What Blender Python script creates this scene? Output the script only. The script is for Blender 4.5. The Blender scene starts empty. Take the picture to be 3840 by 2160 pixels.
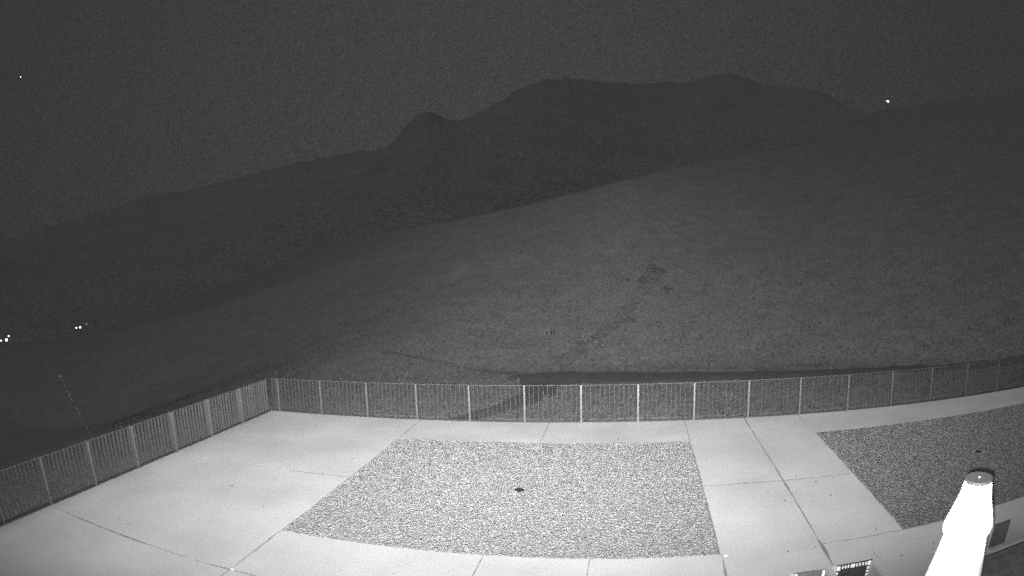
import bpy, bmesh, math, random
import numpy as np
from mathutils import Vector, Matrix, noise

random.seed(7)
rng = np.random.default_rng(7)
sc = bpy.context.scene
COL = sc.collection
CAM_H = 4.5

# ------------------------------------------------------------------ camera
cd = bpy.data.cameras.new("camera")
cam = bpy.data.objects.new("camera", cd)
COL.objects.link(cam)
cd.type = 'PANO'                       # a 2.8 mm security lens: about 97 degrees wide, barrel distorted
cd.sensor_fit = 'HORIZONTAL'
cd.sensor_width = 36.0
cd.sensor_height = 20.25
cd.clip_start = 0.05
cd.clip_end = 6000
try:
    cy = cd.cycles
    cy.panorama_type = 'FISHEYE_LENS_POLYNOMIAL'
except Exception:
    cy = cd
    cy.panorama_type = 'FISHEYE_LENS_POLYNOMIAL'
cy.fisheye_fov = math.radians(170)
cy.fisheye_polynomial_k0 = 0.0
cy.fisheye_polynomial_k1 = -0.04225550276713158
cy.fisheye_polynomial_k2 = -0.00020931469909339471
cy.fisheye_polynomial_k3 = 1.5123162797364945e-05
cy.fisheye_polynomial_k4 = -1.0067949566363904e-06
AX = [(0.9838826824203128, 0.17591218597394065, -0.032090030527866006),      # right
      (-0.17744135796844585, 0.9826761902735504, -0.05349831354140925),      # forward
      (0.022123103663896727, 0.05833016282619811, 0.9980521831993283)]       # up
Mw = Matrix.Identity(4)
for i in range(3):
    Mw[i][0] = AX[0][i]
    Mw[i][1] = AX[2][i]
    Mw[i][2] = -AX[1][i]
    Mw[i][3] = (0.0, 0.0, CAM_H)[i]
cam.matrix_world = Mw
sc.camera = cam

# ------------------------------------------------------------------ world: dim grey night sky
w = bpy.data.worlds.new("World")
sc.world = w
w.use_nodes = True
nt = w.node_tree
nt.nodes.clear()
out = nt.nodes.new('ShaderNodeOutputWorld')
bg = nt.nodes.new('ShaderNodeBackground')
tc = nt.nodes.new('ShaderNodeTexCoord')
# a faint glow over the mountains, darker towards the zenith and to both sides
L = nt.links.new
def wmath(op, a, b=None):
    q = nt.nodes.new('ShaderNodeMath')
    q.operation = op
    for i, v in enumerate((a, b)):
        if v is None: continue
        if isinstance(v, (int, float)): q.inputs[i].default_value = v
        else: L(v, q.inputs[i])
    return q.outputs[0]
dot = nt.nodes.new('ShaderNodeVectorMath')
dot.operation = 'DOT_PRODUCT'
dot.inputs[1].default_value = (-.20, .965, .17)
L(tc.outputs['Generated'], dot.inputs[0])
glow = wmath('POWER', wmath('MAXIMUM', dot.outputs['Value'], 0.0), 5.0)
level = wmath('ADD', wmath('MULTIPLY', glow, .0185), .038)
n1 = nt.nodes.new('ShaderNodeTexNoise')
n1.inputs['Scale'].default_value = 420
n1.inputs['Detail'].default_value = 1
m1 = nt.nodes.new('ShaderNodeMapRange')
m1.inputs[1].default_value = .25
m1.inputs[2].default_value = .75
m1.inputs[3].default_value = .62
m1.inputs[4].default_value = 1.38
L(tc.outputs['Generated'], n1.inputs['Vector'])
L(n1.outputs[0], m1.inputs[0])
L(wmath('MULTIPLY', level, m1.outputs[0]), bg.inputs['Color'])
bg.inputs['Strength'].default_value = 1.0
L(bg.outputs[0], out.inputs[0])

# ------------------------------------------------------------------ light
def aim(o, az, el):
    a, e = math.radians(az), math.radians(el)
    d = Vector((math.sin(a) * math.cos(e), math.cos(a) * math.cos(e), math.sin(e)))
    o.rotation_euler = d.to_track_quat('-Z', 'Y').to_euler()

sd = bpy.data.lights.new("fill_sun", 'SUN')  # added dim fill sun; lifts unlit areas to a raised black level
sd.energy = 0.70
sd.angle = math.radians(30)
so = bpy.data.objects.new("fill_sun", sd)
COL.objects.link(so)
aim(so, 25, -58)

def led(name, watts, az, el, sx, sy, floor, least, off):
    """an infrared lamp with a gaussian beam and a second lobe added to brighten the hillside"""
    d = bpy.data.lights.new(name, 'SPOT')
    d.energy = watts
    d.spot_size = math.radians(172)
    d.spot_blend = 0.25
    d.shadow_soft_size = 0.008
    d.use_nodes = True
    t = d.node_tree
    em = t.nodes['Emission']
    co = t.nodes.new('ShaderNodeTexCoord')
    sp = t.nodes.new('ShaderNodeSeparateXYZ')
    t.links.new(co.outputs['Normal'], sp.inputs[0])

    def mth(op, a, b=None):
        q = t.nodes.new('ShaderNodeMath')
        q.operation = op
        for i, v in enumerate((a, b)):
            if v is None: continue
            if isinstance(v, (int, float)): q.inputs[i].default_value = v
            else: t.links.new(v, q.inputs[i])
        return q.outputs[0]
    xx = mth('MULTIPLY', mth('MULTIPLY', sp.outputs['X'], sp.outputs['X']), -.5 / sx ** 2)
    yy = mth('MULTIPLY', mth('MULTIPLY', sp.outputs['Y'], sp.outputs['Y']), -.5 / sy ** 2)
    e = mth('SUBTRACT', mth('EXPONENT', mth('ADD', xx, yy)), floor)
    # narrower upward lobe, added to the beam to brighten the hillside
    dx = mth('SUBTRACT', sp.outputs['X'], .094)
    dy = mth('SUBTRACT', sp.outputs['Y'], .230)
    xx = mth('MULTIPLY', mth('MULTIPLY', dx, dx), -.5 / .25 ** 2)
    yy = mth('MULTIPLY', mth('MULTIPLY', dy, dy), -.5 / .11 ** 2)
    e = mth('ADD', e, mth('MULTIPLY', mth('EXPONENT', mth('ADD', xx, yy)), 1.10))
    t.links.new(mth('MAXIMUM', e, least), em.inputs['Strength'])  # minimum beam level added to keep the near white post bright
    o = bpy.data.objects.new(name, d)
    COL.objects.link(o)
    o.location = (off[0], off[1], CAM_H + off[2])
    aim(o, az, el)
    return o
# the security camera's own infrared lamp, just under its lens
led("infrared_lamp", 76500, -12.4, -6.3, .488, .2260, .073, .011, (-0.012, 0.0, -0.022))

vs = sc.view_settings
vs.view_transform = 'Standard'
vs.look = 'None'
vs.exposure = 0
vs.gamma = 1
vs.use_curve_mapping = False
sc.render.engine = 'CYCLES'
sc.cycles.filter_width = 1.7
sc.cycles.max_bounces = 3
sc.cycles.diffuse_bounces = 2
sc.cycles.glossy_bounces = 2
sc.cycles.sample_clamp_indirect = 1.0
sc.cycles.use_denoising = False
sc.cycles.use_adaptive_sampling = True
sc.cycles.adaptive_threshold = 0.15
sc.cycles.adaptive_min_samples = 40

# ------------------------------------------------------------------ materials
def mat(name, val, rough=.85, spec=.3, var=.15, scale=6, detail=4, island=0.0, bump=0.0, bscale=40, metal=0.0,
        fine=0.0, fscale=60):
    m = bpy.data.materials.new(name)
    m.use_nodes = True
    t = m.node_tree
    b = t.nodes['Principled BSDF']
    b.inputs['Roughness'].default_value = rough
    b.inputs['Specular IOR Level'].default_value = spec
    b.inputs['Metallic'].default_value = metal
    co = t.nodes.new('ShaderNodeTexCoord')
    last = None

    def rng_node(src, lo, hi, a=.28, z=.72):
        r = t.nodes.new('ShaderNodeMapRange')
        r.inputs[1].default_value = a
        r.inputs[2].default_value = z
        r.inputs[3].default_value = lo
        r.inputs[4].default_value = hi
        t.links.new(src, r.inputs[0])
        return r.outputs[0]
    geo = t.nodes.new('ShaderNodeNewGeometry')
    facs = []
    if var:
        n = t.nodes.new('ShaderNodeTexNoise')
        n.inputs['Scale'].default_value = scale
        n.inputs['Detail'].default_value = detail
        t.links.new(geo.outputs['Position'], n.inputs['Vector'])
        facs.append(rng_node(n.outputs[0], 1 - var, 1 + var))
    if fine:
        n = t.nodes.new('ShaderNodeTexNoise')
        n.inputs['Scale'].default_value = fscale
        n.inputs['Detail'].default_value = 2
        t.links.new(geo.outputs['Position'], n.inputs['Vector'])
        facs.append(rng_node(n.outputs[0], 1 - fine, 1 + fine))
    if island:
        facs.append(rng_node(geo.outputs['Random Per Island'], 1 - island, 1 + island, 0, 1))
    v = t.nodes.new('ShaderNodeValue')
    v.outputs[0].default_value = val
    cur = v.outputs[0]
    for f_ in facs:
        q = t.nodes.new('ShaderNodeMath')
        q.operation = 'MULTIPLY'
        t.links.new(cur, q.inputs[0])
        t.links.new(f_, q.inputs[1])
        cur = q.outputs[0]
    t.links.new(cur, b.inputs['Base Color'])
    if bump:
        n = t.nodes.new('ShaderNodeTexNoise')
        n.inputs['Scale'].default_value = bscale
        n.inputs['Detail'].default_value = 3
        t.links.new(geo.outputs['Position'], n.inputs['Vector'])
        bp = t.nodes.new('ShaderNodeBump')
        bp.inputs['Strength'].default_value = bump
        bp.inputs['Distance'].default_value = .02
        t.links.new(n.outputs[0], bp.inputs['Height'])
        t.links.new(bp.outputs[0], b.inputs['Normal'])
    return m

def emit(name, s):
    m = bpy.data.materials.new(name)
    m.use_nodes = True
    b = m.node_tree.nodes['Principled BSDF']
    b.inputs['Base Color'].default_value = (.8, .8, .8, 1)
    b.inputs['Emission Color'].default_value = (1, 1, 1, 1)
    b.inputs['Emission Strength'].default_value = s
    return m

M = dict(
    concrete=mat('pale_concrete', .415, .9, .2, .13, .55, 7, bump=.06, bscale=14, fine=.07, fscale=24),
    soil=mat('dark_soil', .06, .95, .1, .3, 8, 4, bump=.5, bscale=30),
    grass=mat('dry_grass', .142, .95, .1, .12, .8, 8, bump=.25, bscale=6, fine=.42, fscale=7),
    blade=mat('grass_blade', .045, .9, .1, .2, 1.0, 2, island=.5),
    track=mat('dark_track', .080, .95, .1, .2, 2.5, 5, bump=.3, bscale=9),
    thintrack=mat('thin_worn_track', .10, .95, .1, .25, 2.5, 5, bump=.3, bscale=9),
    hill=mat('scrub_hillside', .156, .95, .05, .07, .03, 8, fine=.34, fscale=.42),
    stone_light=mat('light_gravel', .216, .9, .15, .16, 5, 4, island=.13, fine=.1, fscale=30),
    stone_dark=mat('dark_gravel', .150, .9, .15, .16, 5, 4, island=.15, fine=.1, fscale=30),
    bedbase=mat('gravel_bed_base', .19, .95, .1, .3, 14, 3),
    bedbase2=mat('dark_gravel_bed_base', .11, .95, .1, .3, 14, 3),
    railshade=mat('shade_dark_rail', .025, .7, .3, .1, 4, 3),  # rail coloured near-black to stand in for shade along the fence foot
    picket=mat('grey_painted_bar', .056, .6, .3, .08, 4, 3),
    strip=mat('dark_strip_soil', .17, .95, .1, .3, 6, 5, bump=.4, bscale=25),
    steel=mat('grey_painted_steel', .062, .45, 1.0, .08, 4, 3),
    white=mat('white_paint', .80, .45, .5, .02, 3, 2),
    cap=mat('grey_rubber_cap', .016, .5, .35, .08, 30, 3),
    screw=mat('bright_screw', .5, .3, .5, 0, metal=.8),
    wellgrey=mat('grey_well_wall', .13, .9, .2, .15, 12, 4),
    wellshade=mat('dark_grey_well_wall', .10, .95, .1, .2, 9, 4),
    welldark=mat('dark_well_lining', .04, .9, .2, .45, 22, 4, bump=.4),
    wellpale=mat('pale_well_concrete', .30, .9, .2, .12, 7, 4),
    black=mat('black_plastic', .012, .6, .3, .2, 20, 3),
    leaf=mat('shrub_leaf', .068, .8, .2, .2, 2, 2, island=.4),
    bark=mat('shrub_bark', .05, .9, .1, .2, 8, 3),
    thread=mat('spider_silk', .026, .6, .3, .5, 9, 2),
    pole=mat('lamp_pole_metal', .08, .6, .4, .1, 4, 2),
    lamp=emit('lit_lamp_glass', 3.5),
    faint=emit('faint_lamp_glass', 1.2),
    star=emit('star_glow', 4.0),
    mortar=mat('pale_mortar', .52, .8, .3, .1, 30, 2),
    crack=mat('crack_dirt', .19, .95, .1, .3, 20, 3),
)

# ------------------------------------------------------------------ helpers
def link(name, me, m=None, parent=None, smooth=False):
    o = bpy.data.objects.new(name, me)
    COL.objects.link(o)
    if m is not None and not me.materials:
        me.materials.append(M[m])
    if parent is not None:
        o.parent = parent
    if smooth:
        me.polygons.foreach_set('use_smooth', [True] * len(me.polygons))
    return o

def from_np(name, V, F, m, parent=None, smooth=False):
    me = bpy.data.meshes.new(name)
    if isinstance(F, np.ndarray):
        n = F.shape[1]
        me.vertices.add(len(V))
        me.vertices.foreach_set('co', np.asarray(V, np.float32).ravel())
        me.loops.add(F.size)
        me.loops.foreach_set('vertex_index', F.ravel().astype(np.int32))
        me.polygons.add(len(F))
        me.polygons.foreach_set('loop_start', np.arange(0, F.size, n, dtype=np.int32))
        me.update(calc_edges=True)
        me.validate()
    else:
        me.from_pydata([tuple(v) for v in V], [], F)
        me.update()
    return link(name, me, m, parent, smooth)

def from_bm(name, bm, m, parent=None, smooth=False):
    me = bpy.data.meshes.new(name)
    bmesh.ops.recalc_face_normals(bm, faces=bm.faces)
    bm.to_mesh(me)
    bm.free()
    return link(name, me, m, parent, smooth)

def box_bm(x0, x1, y0, y1, z0, z1, bevel=0.0, bm=None):
    bm = bm or bmesh.new()
    r = bmesh.ops.create_cube(bm, size=1)
    vs_ = r['verts']
    for v in vs_:
        v.co = Vector(((x0 + x1) / 2 + v.co.x * (x1 - x0), (y0 + y1) / 2 + v.co.y * (y1 - y0), (z0 + z1) / 2 + v.co.z * (z1 - z0)))
    if bevel:
        es = {e for v in vs_ for e in v.link_edges}
        bmesh.ops.bevel(bm, geom=list(es), offset=bevel, segments=1, affect='EDGES')
    return bm

def lathe_bm(prof, n=40, cap_top=False, cap_bot=False):
    bm = bmesh.new()
    rings = []
    for r, z in prof:
        rings.append([bm.verts.new((r * math.cos(2 * math.pi * i / n), r * math.sin(2 * math.pi * i / n), z)) for i in range(n)])
    for a, b in zip(rings, rings[1:]):
        for i in range(n):
            bm.faces.new((a[i], a[(i + 1) % n], b[(i + 1) % n], b[i]))
    if cap_bot:
        bm.faces.new(rings[0])
    if cap_top:
        bm.faces.new(rings[-1])
    return bm

def tube_bm(pts, rad, n=6, bm=None):
    bm = bm or bmesh.new()
    prev = None
    for k, p in enumerate(pts):
        p = Vector(p)
        a = Vector(pts[max(0, k - 1)])
        b = Vector(pts[min(len(pts) - 1, k + 1)])
        t = (b - a).normalized()
        u = t.orthogonal().normalized()
        v = t.cross(u)
        r = rad[k] if isinstance(rad, (list, tuple)) else rad
        ring = [bm.verts.new(p + r * (u * math.cos(2 * math.pi * i / n) + v * math.sin(2 * math.pi * i / n))) for i in range(n)]
        if prev:
            for i in range(n):
                bm.faces.new((prev[i], prev[(i + 1) % n], ring[(i + 1) % n], ring[i]))
        else:
            bm.faces.new(ring)
        prev = ring
    bm.faces.new(prev)
    return bm

def empty(name, loc=(0, 0, 0), rz=0.0):
    o = bpy.data.objects.new(name, None)
    COL.objects.link(o)
    o.location = loc
    o.rotation_euler = (0, 0, rz)
    o.empty_display_size = .2
    return o

def tag(o, label=None, cat=None, group=None, kind=None):
    if label: o['label'] = label
    if cat: o['category'] = cat
    if group: o['group'] = group
    if kind: o['kind'] = kind
    return o

def fbm(x, y, s, seed=0.0, octv=4):
    v, a = 0.0, 1.0
    for k in range(octv):
        v += a * noise.noise(Vector((x * s, y * s, seed + 7.3 * k)))
        s *= 2.1
        a *= .5
    return v

# ------------------------------------------------------------------ terrain heights
HILL = [(-180, -2), (-100, -2.0), (-75, -5.9), (-58, -5.9), (-50, -5.4), (-44, -4.0), (-36, -1.7), (-26.8, 1.14), (-24.5, 1.61), (-20.9, 2.39), (-17.4, 2.8), (-14.6, 3.1),
        (-11.6, 3.66), (-8.2, 4.25), (-2.3, 5.7), (3.6, 6.94), (10.9, 8.31), (15.9, 9.05), (19.9, 10.1), (24.0, 11.7), (29.7, 12.5),
        (40.5, 13.3), (60, 13.5), (80, 9), (110, -2.0), (180, -2)]
RC = [(-180, 120), (-100, 160), (-70, 220), (-50, 200), (-38, 150), (-27, 95), (-15, 68), (0, 66), (12, 84), (24, 98), (40, 104), (60, 100), (110, 120), (180, 120)]
HA, HE = zip(*HILL)
RA, RR_ = zip(*RC)
YX0, YX1, YY0, YY1 = -10.72, 17.3, -3.0, 16.98     # the levelled yard

def terrain(x, y, rough=True):
    if YX0 < x < YX1 and YY0 < y < YY1:
        return -0.75
    az = math.degrees(math.atan2(x, y))
    r = math.hypot(x, y)
    el = np.interp(az, HA, HE)
    rc = np.interp(az, RA, RR_)
    zc = CAM_H + rc * math.tan(math.radians(el))
    r1 = 25.8
    if r <= r1:
        z = 0.0
    elif r <= rc:
        t = (r - r1) / (rc - r1)
        z = zc * (t ** 1.35) * (1.18 - .18 * t)
    else:
        z = max(zc - .03 * (r - rc) - .0012 * (r - rc) ** 2, -28.0 if r > rc + 20 else zc - 3)
    z -= .10
    dl = min(1.0, max(0.0, (-8.0 - x) / 40.0))          # the bank falls away left of the yard
    z -= 9.5 * dl * dl * (3 - 2 * dl) * max(0.0, 1 - r / 170.0) * min(1.0, max(0.0, (62 - y) / 30))
    if rough:
        amp = min(1.0, max(0.0, (r - 18) / 20))
        z += amp * (.09 * fbm(x, y, .11, 3.0) + .05 * noise.noise(Vector((x * .9, y * .9, 1.7))))
    return z

def ray_ground(az, el):
    a, e = math.radians(az), math.radians(el)
    dx, dy, dz = math.sin(a) * math.cos(e), math.cos(a) * math.cos(e), math.sin(e)
    t = 16.0
    while t < 400:
        if CAM_H + dz * t < terrain(dx * t, dy * t):
            return dx * t, dy * t, terrain(dx * t, dy * t)
        t += .05
    return dx * 50, dy * 50, terrain(dx * 50, dy * 50)

def axis(lo, hi, fine_lo, fine_hi, step, extra=()):
    a = list(np.arange(fine_lo, fine_hi + 1e-6, step))
    s = step
    p = fine_lo
    while p > lo:
        s *= 1.12
        p -= s
        a.append(p)
    s = step
    p = fine_hi
    while p < hi:
        s *= 1.12
        p += s
        a.append(p)
    a = [v for v in a if all(abs(v - e_) > .12 for e_ in extra)] + list(extra)
    return np.array(sorted(a))

gx = axis(-420, 420, -46, 46, .75, (YX0 + .005, YX0 - .005, YX1 - .005, YX1 + .005))
gy = axis(-420, 420, 14, 72, .75, (YY1 - .005, YY1 + .005, YY0 - .005, YY0 + .005))
V = np.array([(x, y, terrain(x, y)) for y in gy for x in gx], np.float32)
nx, ny = len(gx), len(gy)
idx = np.arange(nx * ny).reshape(ny, nx)
F = np.stack([idx[:-1, :-1], idx[:-1, 1:], idx[1:, 1:], idx[1:, :-1]], -1).reshape(-1, 4)
g = from_np('ground', V, F, 'grass', smooth=True)
tag(g, 'grassy ground beyond the fence rising into a hillside on the right', kind='structure')

# far mountain ridge
MT = [(-110, 3), (-75, 3.2), (-58.5, 3.36), (-46.9, 5.21), (-42.7, 6.37), (-39.0, 6.53), (-36.5, 6.99), (-31.6, 7.92), (-27.9, 8.69), (-24.4, 9.15),
      (-20.8, 9.25), (-19.6, 10.69), (-18.7, 12.0), (-17.7, 12.75), (-16.8, 12.65), (-15.8, 11.96), (-14.4, 11.45), (-13.0, 12.1),
      (-11.4, 12.99), (-9.0, 14.34), (-6.6, 15.17), (-4.6, 15.21), (-1.8, 14.72), (1.7, 14.39), (4.2, 14.56), (5.6, 14.29),
      (7.6, 14.84), (9.7, 15.32), (11.6, 14.75), (12.7, 14.02), (16.5, 13.84), (19.0, 13.21), (21.4, 11.54), (24.0, 10.8), (30, 10),
      (45, 9), (70, 7), (110, 3)]
MA, ME = zip(*MT)
azs = np.arange(-110, 110.01, .2)
rs = np.concatenate([np.linspace(240, 640, 26), np.linspace(660, 1000, 18), np.linspace(1050, 1900, 10)])
V = []
prof_a = np.arange(-114, 114.01, .25)
prof = np.interp(prof_a, MA, ME)
ker = np.exp(-.5 * (np.arange(-8, 9) * .25 / .32) ** 2)
prof = np.convolve(np.pad(prof, 8, mode='edge'), ker / ker.sum(), 'valid')
ker2 = np.exp(-.5 * (np.arange(-60, 61) * .25 / 6.0) ** 2)
prof_low = np.convolve(np.pad(prof, 60, mode='edge'), ker2 / ker2.sum(), 'valid')
for a in azs:
    el = np.interp(a, prof_a, prof) + .10 * noise.noise(Vector((a * 1.1, 0, 5))) + .16 * noise.noise(Vector((a * 2.2, 3, 5))) + .05 * noise.noise(Vector((a * 6.1, 8, 5)))
    rm = 820 + 110 * math.sin(a * .12 + .6)
    zr = CAM_H + rm * math.tan(math.radians(el))
    zlow = CAM_H + rm * math.tan(math.radians(np.interp(a, prof_a, prof_low) * .97))
    for r in rs:
        x, y = r * math.sin(math.radians(a)), r * math.cos(math.radians(a))
        if r <= rm:
            t = (r - 240) / (rm - 240)
            q = t ** 5
            z = -42 + (zr * q + zlow * (1 - q) + 42) * (t * t * (3 - 2 * t) * .55 + t * .45)
            z += fbm(x, y, .006, 9.0) * 26 * t * (1 - t)
        else:
            t = (r - rm) / (1900 - rm)
            z = zr - (zr + 42) * (t ** .9)
        V.append((x, y, z))
na, nr = len(azs), len(rs)
idx = np.arange(na * nr).reshape(na, nr)
F = np.stack([idx[:-1, :-1], idx[1:, :-1], idx[1:, 1:], idx[:-1, 1:]], -1).reshape(-1, 4)
g = from_np('mountain', np.array(V, np.float32), F, 'hill', smooth=True)
tag(g, 'dark mountain ridge along the skyline', kind='structure')

# dark worn track on the grass
LIFT = [.03]
def ribbon(name, rows, label, m='track'):
    lift = LIFT[0]
    LIFT[0] += .016
    P, Fq = [], []
    nw = 5
    for k, (x0, y0, x1, y1) in enumerate(rows):
        for j in range(nw):
            t = j / (nw - 1)
            x, y = x0 + (x1 - x0) * t, y0 + (y1 - y0) * t
            P.append((x, y, terrain(x, y) + lift + .012 * math.sin(math.pi * t)))
        if k:
            for j in range(nw - 1):
                a = (k - 1) * nw + j
                Fq.append((a, a + 1, a + nw + 1, a + nw))
    o = from_np(name, P, Fq, m, smooth=True)
    return tag(o, label, kind='structure')

def dense(rows, n=14, jit=.10):
    res = []
    for a, b in zip(rows, rows[1:]):
        n = max(1, round(math.hypot(b[0] - a[0], b[1] - a[1]) / .45))
        for k in range(n):
            t = k / n
            res.append([a[i] + (b[i] - a[i]) * t + random.uniform(-jit, jit) for i in range(4)])
    res.append(list(rows[-1]))
    return res
ribbon('path', dense([(-4.5, 23.5, -4.5, 24.0), (-3.7, 22.95, -3.7, 24.4), (-2.6, 22.45, -3.0, 24.75), (-.7, 22.6, -.7, 24.5), (2.4, 22.5, 2.4, 24.05), (5.2, 22.3, 5.4, 23.6),
                      (10.6, 21.9, 11.0, 22.9), (16, 20.8, 16.4, 21.6), (24, 19.3, 24.3, 20.0)], jit=.15),
       'dark worn track running along the foot of the hill to the right')
ribbon('path', dense([(-2.5, 22.52, -3.9, 22.88), (-2.5, 20.8, -3.6, 20.9), (-2.95, 19.4, -4.0, 19.3), (-3.8, 17.9, -4.75, 17.7), (-4.4, 17.02, -5.3, 17.0)], 8, .06),
       'dark branch of the track slanting down behind the fence')
ribbon('path', dense([(-3.9, 23.9, -3.9, 24.25), (-6.5, 25.2, -6.5, 25.45), (-8.7, 26.65, -8.75, 26.9), (-11.5, 28.6, -11.5, 28.75)], 10, .05),
       'thin dark branch of the track curving away to the left', 'thintrack')

# grass blades: a ground cover
def in_track(x, y):
    if -4 < x < 24 and 22.4 - .12 * max(0, x - 2) < y < 24.5 - .2 * max(0, x):
        return True
    if 17 < y < 22.8 and abs(x - (-4.7 + (y - 17) * .26)) < .5:
        return True
    return False
bv = []
while len(bv) < 9000 * 3:
    a = math.radians(random.uniform(-48, 42))
    r = 17.5 + 26 * random.random() ** 1.4
    x, y = r * math.sin(a), r * math.cos(a)
    if y < 17.3 and x > -11 or in_track(x, y):
        continue
    if noise.noise(Vector((x * .5, y * .5, 4.0))) < random.uniform(-.6, .4):
        continue
    z = terrain(x, y)
    hgt = random.uniform(.05, .20)
    th = random.uniform(0, math.pi)
    wv = random.uniform(.015, .05)
    lx, ly = random.uniform(-.08, .08), random.uniform(-.08, .08)
    bv += [(x - wv * math.cos(th), y - wv * math.sin(th), z - .03), (x + wv * math.cos(th), y + wv * math.sin(th), z - .03), (x + lx, y + ly, z + hgt)]
F = np.arange(len(bv)).reshape(-1, 3)
o = from_np('grass', np.array(bv, np.float32), F, 'blade')
tag(o, 'short rough grass tufts covering the slope beyond the fence', kind='stuff')

# ------------------------------------------------------------------ pavement of concrete slabs
XL, XJ, XF, XA, XM, XB = -5.69, -2.15, -.55, 1.43, 3.08, 4.66
YF, YT, YM, YB, YL = 16.90, 14.95, 11.84, 8.77, 7.03
WELLS = [(2.34, 2.96, 7.05, 7.93), (3.02, 3.76, 7.05, 7.97), (5.85, 6.93, 7.17, 8.06)]
PANEL = [2.44, 3.14, 6.45]      # where the darker panel in each back wall begins
BED_A = (XL, XA, YB, YT)
BED_B = (XB, 16.6, YB, 15.02)

def plate(name, x0, x1, y0, y1, zt, zb, holes, m, parent=None, gap=(.008, .008, .008, .008), jit=.006, step=.35):
    """a slab with worn, slightly wandering edges; gap = half joint at left, right, front, back"""
    hs = [h for h in holes if h[0] < x1 and h[1] > x0 and h[2] < y1 and h[3] > y0]
    def cuts(a, b, vals):
        n = max(1, int((b - a) / step))
        c = set(np.round(np.linspace(a, b, n + 1), 4))
        vals = [round(v, 4) for v in vals if a < v < b]
        c = [v for v in c if v in (round(a, 4), round(b, 4)) or all(abs(v - q) > .05 for q in vals)]
        return sorted(set(c) | set(vals))
    xs = cuts(x0, x1, [v for h in hs for v in h[:2]])
    ys = cuts(y0, y1, [v for h in hs for v in h[2:]])
    bm = bmesh.new()
    vt = {}
    for j, y in enumerate(ys):
        for i, x in enumerate(xs):
            px, py = x, y
            if i == 0: px += gap[0] + random.uniform(-jit, jit)
            if i == len(xs) - 1: px -= gap[1] + random.uniform(-jit, jit)
            if j == 0: py += gap[2] + random.uniform(-jit, jit)
            if j == len(ys) - 1: py -= gap[3] + random.uniform(-jit, jit)
            vt[i, j] = bm.verts.new((px, py, zt + .0007 * noise.noise(Vector((x * .7, y * .7, 2.0)))))
    for j in range(len(ys) - 1):
        for i in range(len(xs) - 1):
            cx, cy_ = (xs[i] + xs[i + 1]) / 2, (ys[j] + ys[j + 1]) / 2
            if any(h[0] < cx < h[1] and h[2] < cy_ < h[3] for h in hs):
                continue
            bm.faces.new((vt[i, j], vt[i + 1, j], vt[i + 1, j + 1], vt[i, j + 1]))
    be = [e for e in bm.edges if len(e.link_faces) == 1]
    r = bmesh.ops.extrude_edge_only(bm, edges=be)
    for v in r['geom']:
        if isinstance(v, bmesh.types.BMVert):
            v.co.z = zb
    loose = [v for v in bm.verts if not v.link_faces]
    bmesh.ops.delete(bm, geom=loose, context='VERTS')
    me = bpy.data.meshes.new(name)
    bm.to_mesh(me)
    bm.free()
    return link(name, me, m, parent)

pav = plate('pavement', -10.69, 17.2, .2, 16.88, -.004, -.3, [BED_A, BED_B, (4.9, 17.3, 0.0, 7.09)] + WELLS, 'soil', None, (0, 0, 0, 0), 0, .8)
tag(pav, 'pale concrete paving of large slabs inside the fence', kind='structure')
S = lambda *a, **k: plate('slab', *a[:4], 0.0, -.14, WELLS, 'concrete', pav, **k)
N = .004
S(-10.70, XL, YM, YF, gap=(0, .0012, 0.0015, 0))
S(-10.70, XL, YL, YM, gap=(0, .0012, .0012, .0012))
S(-10.70, XL, .3, YL, gap=(0, .0012, .0012, 0))
S(XL, XJ, YT, YF, gap=(.0012, .0012, 0, 0))
S(XJ, XA, YT, YF, gap=(.0012, .0012, 0, 0))
S(XA, XM, YM, YF, gap=(.0012, .0012, .0012, 0))
S(XA, XM, .3, YM, gap=(.0012, .0012, .0012, 0))
S(XM, XB, YM, YF, gap=(.0012, .0012, .0012, 0))
S(XM, XB, YB, YM, gap=(.0012, 0, .0012, .0012))
S(XB, 10.4, 15.02, YF, gap=(.0012, .0012, 0, 0))
S(10.4, 17.1, 15.02, YF, gap=(.0012, 0, 0, 0))
S(XM, 4.9, .3, YB, gap=(.0012, 0, 0, .0012))
S(4.9, 17.1, 7.10, YB, gap=(0.00075, 0, 0, .0012))
S(XL, XJ, YL, YB, gap=(.0012, .0012, .0012, 0))
S(XJ, XF, YL, YB, gap=(.0012, .0012, .0012, 0))
S(XF, XA, YL, YB, gap=(.0012, .0012, .0012, 0))
S(XL, XF, .3, YL, gap=(.0012, .0012, .0012, 0))
S(XF, XA, .3, YL, gap=(.0012, .0012, .0012, 0))


def joint(ax, pos, a, b, w0, w1=None, seed=0.0, patches=(), rag=.6):
    """a dirt-filled joint of wandering width; ax 'x' = line of constant x"""
    w1 = w0 if w1 is None else w1
    n = max(4, int((b - a) / .06))
    P, Fq = [], []
    for k in range(n + 1):
        t = k / n
        u = a + (b - a) * t
        q = w0 + (w1 - w0) * t
        q *= max(.12, 1 + rag * 1.6 * noise.noise(Vector((u * 1.3, seed, .5))) + rag * noise.noise(Vector((u * 7, seed, 2.5))))
        for c_, h_, ww in patches:
            q += ww * math.exp(-((u - c_) / h_) ** 2) * (1 + .5 * noise.noise(Vector((u * 9, seed, 6.5))))
        m_ = pos + .012 * noise.noise(Vector((u * 1.7, seed, 9.0))) + .008 * noise.noise(Vector((u * 8, seed, 4.0)))
        for s_ in (-.5, .5):
            P.append((m_ + s_ * q, u, .0028) if ax == 'x' else (u, m_ + s_ * q, .0028))
        if k:
            i = 2 * k - 2
            Fq.append((i, i + 1, i + 3, i + 2))
    from_np('joint', P, Fq, 'crack', pav)
joint('y', YM, -10.6, -7.3, .010, .016, 1.0, rag=.25)
joint('y', YM, -7.3, XL, .022, .034, 1.5)
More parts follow.
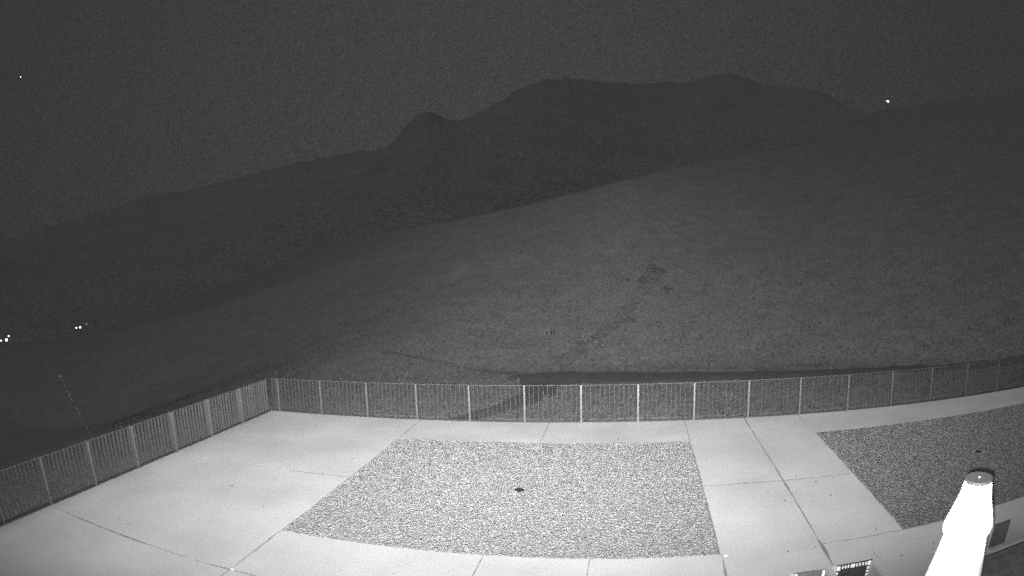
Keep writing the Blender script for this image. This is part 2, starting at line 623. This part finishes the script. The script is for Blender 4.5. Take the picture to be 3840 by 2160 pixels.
joint('y', YL, -10.6, -5.1, .030, .036, 2.0)
joint('x', XL, .5, YB, .026, .026, 3.0)
joint('x', XL, YT, YF, .022, .016, 4.0)
joint('x', XJ, YT, YF, .020, .014, 5.0)
joint('x', XJ, .5, YB, .016, .020, 6.0)
joint('x', XF, .5, YB, .010, .012, 7.0)
joint('x', XA, YT, YF, .014, .012, 8.0)
joint('x', XA, .5, YB, .018, .020, 9.0)
joint('y', YM, XA, XM - .02, .028, .030, 10.0, rag=.45)
joint('y', YM, XM + .02, XB, .030, .040, 11.0)
joint('x', XM, 7.99, YF, .022, .026, 12.0, ((11.6, .22, .045), (8.55, .25, .05), (10.4, .1, .02), (13.3, .08, .02)), .5)
joint('y', YB, XM + .02, XB, .014, .018, 13.0)
joint('x', XB, 15.03, YF, .010, .010, 14.0)
# hairline cracks in two slabs: shallow dirt-filled grooves
def crack(pts, wd):
    P, Fq = [], []
    fine = []
    for a, b in zip(pts, pts[1:]):
        for k in range(6):
            t = k / 6
            fine.append((a[0] + (b[0] - a[0]) * t + random.uniform(-.02, .02), a[1] + (b[1] - a[1]) * t + random.uniform(-.02, .02)))
    for k, (x, y) in enumerate(fine):
        q = wd * random.uniform(.3, 1.1)
        P += [(x - q, y - q * .4, .0026), (x + q, y + q * .4, .0026)]
        if k:
            a = 2 * k - 2
            Fq.append((a, a + 1, a + 3, a + 2))
    from_np('crack', P, Fq, 'crack', pav)
crack([(3.92, 8.42), (3.87, 8.23), (3.86, 8.02), (3.95, 7.96)], .006)
crack([(-7.41, 8.31), (-7.31, 8.91), (-6.94, 9.33), (-6.55, 9.52)], .005)

# dark planting strip along the house at the lower right
o = plate('soil_strip', 4.95, 17.15, .25, 7.088, -.02, -.3, [], 'strip', None, (0, 0, 0, 0), .01, .5)
tag(o, 'dark bare soil strip beside the paving at the lower right', kind='structure')

# ------------------------------------------------------------------ gravel beds
ico = bmesh.new()
bmesh.ops.create_icosphere(ico, subdivisions=1, radius=1)
ICO_V = np.array([v.co[:] for v in ico.verts])
ICO_F = np.array([[v.index for v in f.verts] for f in ico.faces])
ico.free()

def gravel(x0, x1, y0, y1, sp, m, base, label):
    gx_, gy_ = np.meshgrid(np.arange(x0 + .02, x1 - .01, sp), np.arange(y0 + .02, y1 - .01, sp))
    P = np.stack([gx_.ravel(), gy_.ravel()], 1)
    P += rng.uniform(-.45 * sp, .45 * sp, P.shape)
    P[:, 0] = np.clip(P[:, 0], x0 + .028, x1 - .028)
    P[:, 1] = np.clip(P[:, 1], y0 + .028, y1 - .028)
    n = len(P)
    s = sp * rng.uniform(.42, .80, n) * np.where(rng.random(n) < .06, 1.35, 1.0)
    sx, sy, sz = s * rng.uniform(.8, 1.25, n), s * rng.uniform(.8, 1.25, n), s * rng.uniform(.20, .36, n)
    th = rng.uniform(0, 2 * np.pi, n)
    tl = rng.normal(0, .13, n)
    vv = ICO_V[None] * (1 + rng.uniform(-.22, .22, (n, len(ICO_V), 1)))
    vx, vy, vz = vv[..., 0] * sx[:, None], vv[..., 1] * sy[:, None], vv[..., 2] * sz[:, None]
    vx, vz = vx * np.cos(tl)[:, None] - vz * np.sin(tl)[:, None], vx * np.sin(tl)[:, None] + vz * np.cos(tl)[:, None]
    c_, s_ = np.cos(th)[:, None], np.sin(th)[:, None]
    X = vx * c_ - vy * s_ + P[:, :1]
    Y = vx * s_ + vy * c_ + P[:, 1:]
    Z = vz + (-.003 + rng.uniform(-.005, .005, n) + sz * .1)[:, None]
    Vn = np.stack([X, Y, Z], -1).reshape(-1, 3)
    Fn = (ICO_F[None] + (np.arange(n) * len(ICO_V))[:, None, None]).reshape(-1, 3)
    o = from_np('gravel', Vn, Fn, m)
    tag(o, label, kind='stuff')
    b = plate('gravel_bed', x0, x1, y0, y1, -.0012, -.3, [], base, None, (.0, .0, .0, .0), 0, .5)
    return tag(b, label.replace('stones', 'bed base'), kind='structure')
gravel(*BED_A, .043, 'stone_light', 'bedbase', 'pale grey gravel stones filling the middle bed')
gravel(*BED_B, .050, 'stone_dark', 'bedbase2', 'dark grey gravel stones filling the right bed')

# ------------------------------------------------------------------ fences
FH = 1.028
def shared(name, bm, m):
    me = bpy.data.meshes.new(name)
    bmesh.ops.recalc_face_normals(bm, faces=bm.faces)
    bm.to_mesh(me)
    bm.free()
    me.materials.append(M[m])
    return me
# local frame: fence runs along +x, y is its depth
POST = shared('post', box_bm(-.024, .024, -.065, .065, 0, FH, .004), 'steel')
PICK = shared('picket', box_bm(-.0045, .0045, -.030, .030, .055, FH - .018), 'picket')

def fence(loc, rz, starts, pitch, n_pick, length, x_first, label):
    r = empty('fence', loc, rz)
    tag(r, label, 'fence', 'picket fences round the yard')
    for x in starts:
        p = link('post', POST, None, r)
        p.location = (x, 0, 0)
    xs = sorted(starts)
    spans = list(zip(xs, xs[1:]))
    if xs[0] - x_first > .3:
        spans.insert(0, (x_first, xs[0]))
    for a, b in spans:
        k = max(1, round((b - a) / pitch * (n_pick + 1)))
        for j in range(1, k):
            q = link('picket', PICK, None, r)
            q.location = (a + (b - a) * j / k, random.uniform(-.002, .002), 0)
            q.rotation_euler = (random.uniform(-.004, .004), random.uniform(-.005, .005), random.uniform(-.08, .08))
    for a, b in spans:
        from_bm('top_rail', box_bm(a + .024, b - .024, -.018, .018, FH - .018, FH - .004), 'picket', r)
        from_bm('bottom_rail', box_bm(a + .024, b - .024, -.02, .02, .002, .055), 'railshade', r)
    return r
X0, SP = -10.29, 1.4971
fence((0, 16.885, 0), 0, [X0 + SP * i for i in range(0, 18)], SP, 11, 0, -10.62, 'grey steel picket fence along the far edge of the paving')
lf_s = 1.6225
fence((-10.651 + .0119 * 1.72, 16.885, 0), -math.pi / 2 - .0119, [1.715 + lf_s * i for i in range(0, 9)], lf_s, 11, 0, .06,
      'grey steel picket fence along the left edge of the paving')

# ------------------------------------------------------------------ sunken light wells
def well(i, lining, label):
    x0, x1, y0, y1 = WELLS[i]
    cx, cy_ = (x0 + x1) / 2, (y0 + y1) / 2
    r = empty('light_well', (cx, cy_, -.45))
    tag(r, label, 'light well', 'sunken wells in the front paving')
    a, b, c, d = x0 - cx, x1 - cx, y0 - cy_, y1 - cy_
    e = .003
    far, side, flo = lining
    p0 = PANEL[i] - cx
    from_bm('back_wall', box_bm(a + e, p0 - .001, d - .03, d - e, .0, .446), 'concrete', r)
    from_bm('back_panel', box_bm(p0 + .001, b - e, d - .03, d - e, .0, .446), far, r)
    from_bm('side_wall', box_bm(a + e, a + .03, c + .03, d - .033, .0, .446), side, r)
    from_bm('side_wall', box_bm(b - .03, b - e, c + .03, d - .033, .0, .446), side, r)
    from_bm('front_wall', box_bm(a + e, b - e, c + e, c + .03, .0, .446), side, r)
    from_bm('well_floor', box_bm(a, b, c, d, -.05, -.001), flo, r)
    return r, p0 - .033, b, c, d
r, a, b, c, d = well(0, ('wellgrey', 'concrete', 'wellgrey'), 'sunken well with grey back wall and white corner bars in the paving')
for x in (a + .033, b - .075):
    from_bm('corner_bar', box_bm(x, x + .042, d - .062, d - .034, .0, .449, .003), 'white', r)
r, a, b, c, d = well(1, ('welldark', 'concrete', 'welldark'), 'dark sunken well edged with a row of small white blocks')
wd = (b - a - .07) / 135.0
def blk(px0, px1, z0, z1):
    from_bm('edge_block', box_bm(a + .035 + px0 * wd, a + .035 + px1 * wd, d - .055, d - .033, .446 - z1, .446 - z0, .003), 'white', r)
blk(0, 13, .003, .075)
for p in (19, 31, 42):
    blk(p, p + 6, .008, .055)
blk(54, 71, .004, .058)
for p in (76, 88, 101, 113):
    blk(p, p + 6, .006, .055)
blk(123, 135, .0, .07)
for k in range(5):
    z = .098 + .062 * k
    blk(125, 134, z, z + .036)
    blk(0, 8, z + .01, z + .046)
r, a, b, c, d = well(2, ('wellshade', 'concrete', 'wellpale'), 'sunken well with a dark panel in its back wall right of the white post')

# ------------------------------------------------------------------ tapered white post
D = 2.6
azp = math.radians(35.5)
px_, py_ = D * math.sin(azp), D * math.cos(azp)
def zz(el): return CAM_H + D * math.tan(math.radians(el))
def rr(el, ang): return D / math.cos(math.radians(el)) * math.tan(math.radians(ang))
post = empty('tapered_post', (px_, py_, 0))
tag(post, 'bright white tapered post with a shoulder halfway and a flat grey cap on top', 'post')
zt = zz(-19.55)
def spline(ctrl, n):
    e_, w_ = zip(*ctrl)
    return [(el_, float(np.interp(el_, e_[::-1], w_[::-1]))) for el_ in np.linspace(e_[0], e_[-1], n)]
def smooth_prof(ctrl, n=40, passes=10):
    p_ = spline(ctrl, n)
    w_ = [q[1] for q in p_]
    for _ in range(passes):
        w_ = [w_[0]] + [(w_[k - 1] + 2 * w_[k] + w_[k + 1]) / 4 for k in range(1, n - 1)] + [w_[-1]]
    return [(rr(q[0], x), zz(q[0])) for q, x in zip(p_, w_)]
up = smooth_prof([(-19.75, 1.53), (-20.97, 1.80), (-22.2, 2.25), (-23.0, 2.58), (-23.6, 2.82), (-23.95, 2.84), (-24.25, 2.64), (-24.5, 2.42)])
from_bm('upper_sleeve', lathe_bm(up[::-1], 48, False, False), 'white', post, True)
lo = [(.20, .02), (.205, 1.2), (.20, 2.3), (.19, 2.7), (rr(-29.5, 3.24), zz(-29.5)), (rr(-28.3, 3.13), zz(-28.3)), (rr(-26.5, 2.8), zz(-26.5)), (rr(-24.5, 2.42), zz(-24.45))]
from_bm('lower_sleeve', lathe_bm(lo, 48, False, False), 'white', post, True)
from_bm('base_plate', lathe_bm([(.26, 0), (.26, .02), (.25, .03), (.205, .03)], 40, True, True), 'pole', post)
rc_ = rr(-19.6, 1.56)
cp = from_bm('cap', lathe_bm([(rc_, zt - .013), (rc_ + .001, zt - .004), (rc_ - .003, zt)], 48, True, True), 'cap', post)
from_bm('cap_screw', lathe_bm([(.0048, zt), (.0048, zt + .003), (.0024, zt + .0045)], 12, True, False), 'screw', cp, True)

# ------------------------------------------------------------------ small dark drain covers in the gravel
def drain(x, y, sc_, label):
    r = empty('drain_cover', (x, y, -.03))
    tag(r, label, 'drain cover', 'small black drain covers in the gravel beds')
    bm = lathe_bm([(.105 * sc_, -.01), (.10 * sc_, .05), (.085 * sc_, .055)], 9, True, True)
    for v in bm.verts:
        v.co.x *= random.uniform(.88, 1.1)
        v.co.y *= random.uniform(.7, .95)
    f_ = from_bm('cover_rim', bm, 'black', r)
    for k in range(3):
        from_bm('cover_bar', box_bm(-.06 * sc_, .06 * sc_, (-.035 + .03 * k) * sc_, (-.022 + .03 * k) * sc_, .054, .064), 'black', r)
    return r
drain(-2.10, 11.70, 1.0, 'small black drain cover in the middle of the pale gravel bed')
drain(8.19, 11.80, .8, 'small dark drain cover in the dark gravel bed behind the white post')

# small pale lumps of mortar on the paving
def lump(x, y, s, label):
    bm = bmesh.new()
    bmesh.ops.create_icosphere(bm, subdivisions=2, radius=1)
    for v in bm.verts:
        q = 1 + .3 * noise.noise(v.co * 1.6 + Vector((x, y, 0)))
        v.co = Vector((v.co.x * s * q, v.co.y * s * .6 * q, max(v.co.z, -.1) * s * .3 * q))
    o = from_bm('mortar_lump', bm, 'mortar', None, True)
    o.location = (x, y, .002)
    return tag(o, label, 'mortar lump', 'pale mortar lumps on the paving')
lump(1.50, 8.72, .045, 'pale mortar lump at the near right corner of the pale gravel bed')
lump(-5.66, 7.06, .05, 'pale mortar lump where two slab joints cross at the lower left')

# scattered dry leaf bits blown over the paving and gravel
bv, nf = [], 0
for k in range(130):
    x, y = random.uniform(-10.3, 12), random.uniform(7.3, 16.7)
    s_ = random.uniform(.010, .026)
    th_ = random.uniform(0, math.pi)
    q = [(x + s_ * rr_ * math.cos(th_ + o_), y + s_ * rr_ * math.sin(th_ + o_), (.006 if not (BED_A[0] < x < BED_A[1] or x > BED_B[0]) else .02) + random.uniform(0, .012)) for o_, rr_ in ((0, 1.3), (1.5, .7), (3.1, 1.2), (4.6, .7))]
    bv += q
F = np.arange(len(bv)).reshape(-1, 4)
o = from_np('leaf_litter', np.array(bv, np.float32), F, 'bark')
tag(o, 'tiny dark leaf bits scattered over the paving and gravel', kind='stuff')

# weeds in the wide joint
def weed(x, y, n, s, label):
    bm = bmesh.new()
    for k in range(n):
        th = random.uniform(0, 2 * math.pi)
        r = random.uniform(.3, 1) * s
        wv = .012
        bx, by = random.uniform(-.012, .012), random.uniform(-.012, .012)
        p = [(bx - wv * math.sin(th), by + wv * math.cos(th), 0), (bx + wv * math.sin(th), by - wv * math.cos(th), 0),
             (bx + r * math.cos(th), by + r * math.sin(th), r * random.uniform(.1, .5) + .01)]
        bm.faces.new([bm.verts.new(q) for q in p])
    o = from_bm('weed', bm, 'leaf')
    o.location = (x, y, -.02)
    return tag(o, label, 'weed', 'weeds growing in the long slab joint')
weed(3.075, 11.7, 26, .05, 'small dark weed in the long joint just below the crossing joint')
weed(3.085, 8.55, 34, .06, 'dark weed in the long joint near the white edged well')
weed(3.08, 10.6, 14, .04, 'tiny weed halfway down the long joint of the right path')

# ------------------------------------------------------------------ low dark shrubs on the slope
def shrub(az, el, s, label):
    x, y, z = ray_ground(az, el)
    r = empty('shrub', (x, y, z - .03))
    tag(r, label, 'shrub', 'low dark shrubs on the slope')
    bm = bmesh.new()
    for k in range(int(260 * max(.7, s))):
        u = random.random() ** .4
        a1, b1 = random.uniform(0, 2 * math.pi), random.uniform(.0, 1.4)
        p = Vector((u * math.cos(a1) * math.cos(b1), u * math.sin(a1) * math.cos(b1), u * math.sin(b1) * .6 + .05)) * s
        p *= 1 + .35 * noise.noise(p * 2.2)
        ax = Vector((random.gauss(0, 1), random.gauss(0, 1), random.gauss(0, 1))).normalized()
        u1 = ax.orthogonal().normalized() * .055
        v1 = ax.cross(u1).normalized() * .10
        bm.faces.new([bm.verts.new(p + q) for q in (-u1, v1 * .8, u1, -v1 * .8)])
    from_bm('foliage', bm, 'leaf', r)
    bm = bmesh.new()
    for k in range(5):
        a1 = k * 1.3
        tube_bm([(0, 0, -.05), (.25 * s * math.cos(a1), .25 * s * math.sin(a1), .3 * s), (.5 * s * math.cos(a1), .5 * s * math.sin(a1), .42 * s)], [.02, .014, .006], 5, bm)
    from_bm('stem', bm, 'bark', r)
shrub(-3.6, -8.0, .62, 'larger dark shrub on the slope above the bend of the track')
shrub(-2.9, -8.35, .40, 'small dark shrub touching the larger one on its right')
shrub(-7.0, -7.1, .38, 'small dark shrub up left of the larger one on the slope')
shrub(-6.4, -9.3, .36, 'dark shrub at the far edge of the track bend beyond the fence')
shrub(2.3, -2.1, .80, 'faint dark shrub highest up the lit slope')
shrub(1.4, -2.9, .55, 'faint dark shrub just below the highest one on the slope')
shrub(3.3, -3.7, .50, 'faint dark shrub lower right of the highest one on the slope')
shrub(-.4, -6.2, .42, 'small faint dark shrub halfway between the track and the highest shrub')
up_ = [ray_ground(a_, e_) for a_, e_ in ((-6.4, -9.9), (-5.0, -8.9), (-3.4, -7.9), (-1.8, -6.7), (-.4, -5.2), (1.0, -3.6), (2.2, -2.2))]
def ribbon_trail(wd):
    rows = []
    for k, (x, y, z) in enumerate(up_):
        q = wd * (1 + .02 * k)
        rows.append((x - q * .8, y + q * .5, x + q * .8, y - q * .5))
    return dense(rows, 7, .10)
M['trail'] = mat('worn_trail', .126, .95, .1, .25, 1.2, 5, fine=.4, fscale=7)
ribbon('path', ribbon_trail(.34), 'faint worn trail climbing the slope from the bend of the track', 'trail')

# ------------------------------------------------------------------ distant lamps
def street_lamp(az, el, dist, rad, label, m='lamp', sub=None):
    a, e = math.radians(az), math.radians(el)
    x, y = dist * math.sin(a), dist * math.cos(a)
    z = CAM_H + dist * math.tan(e)
    g0 = terrain(x, y)
    r = empty('street_lamp', (x, y, g0 - .05))
    tag(r, label, 'lamp', 'distant lit lamps')
    hgt = max(z - g0, .6)
    from_bm('pole', lathe_bm([(.05, 0), (.03, hgt - rad * 1.2 + .05)], 10, True, True), 'pole', r)
    h_ = from_bm('hood', lathe_bm([(rad * 1.05, hgt + rad * .7), (rad * .5, hgt + rad * 1.1), (.03, hgt + rad * 1.2)], 16, True, True), 'pole', r)
    gl = lathe_bm([(.04, hgt - rad), (rad * .75, hgt - rad * .7), (rad, hgt), (rad * .8, hgt + rad * .68)], 16, True, True)
    from_bm('lamp_globe', gl, m, r, True)
    return r
street_lamp(-50.45, -4.50, 150, .19, 'left lamp of the distant pair beyond the side fence')
street_lamp(-50.05, -4.47, 150, .23, 'right lamp of the distant pair beyond the side fence')
street_lamp(-49.35, -4.25, 165, .11, 'faint tiny lamp just right of the distant pair', 'faint')
street_lamp(-59.0, -5.03, 140, .17, 'lamp cut by the left edge of the photo')
street_lamp(-58.35, -5.0, 140, .31, 'largest and brightest of the distant lamps by the left edge of the photo')
street_lamp(-58.05, -4.70, 150, .21, 'upper lamp of the cluster by the left edge of the photo')
street_lamp(25.02, 12.46, 101, .15, 'lone bright lamp on the hilltop at the upper right')
street_lamp(24.86, 12.49, 101, .08, 'dimmer small lamp touching the lone hilltop lamp', 'faint')

# one star bright enough to show
a, e = math.radians(-57.9), math.radians(17.23)
bm = bmesh.new()
bmesh.ops.create_icosphere(bm, subdivisions=2, radius=1.6)
o = from_bm('star', bm, 'star', None, True)
o.location = (2200 * math.sin(a) * math.cos(e), 2200 * math.cos(a) * math.cos(e), CAM_H + 2200 * math.sin(e))
tag(o, 'single bright star low in the sky at the upper left', 'star')

# ------------------------------------------------------------------ spider thread by the side fence
a0 = Vector((-10.50, 9.25, .06))
a1 = Vector((-10.34, 7.86, 2.56))
pts, rad = [], []
nseg = 90
for k in range(nseg + 1):
    t = k / nseg
    p = a0.lerp(a1, t)
    p += Vector((.0, .05 * math.sin(t * 3.1), -.10 * math.sin(math.pi * t)))
    p += Vector((random.uniform(-.012, .012), random.uniform(-.02, .02), random.uniform(-.01, .01)))
    pts.append(p)
    rad.append(random.choice((.003, .004, .006, .010)) if random.random() < .75 else random.uniform(.010, .018))
th = tube_bm(pts, rad, 5)
th = from_bm('spider_thread', th, 'thread')
tag(th, 'thin pale spider thread slanting up from the foot of the side fence', 'spider thread')
bm = bmesh.new()
bmesh.ops.create_icosphere(bm, subdivisions=2, radius=.032)
for v in bm.verts:
    v.co *= 1 + .7 * noise.noise(v.co * 30)
o = from_bm('silk_clump', bm, 'thread', th, True)
o.location = a1
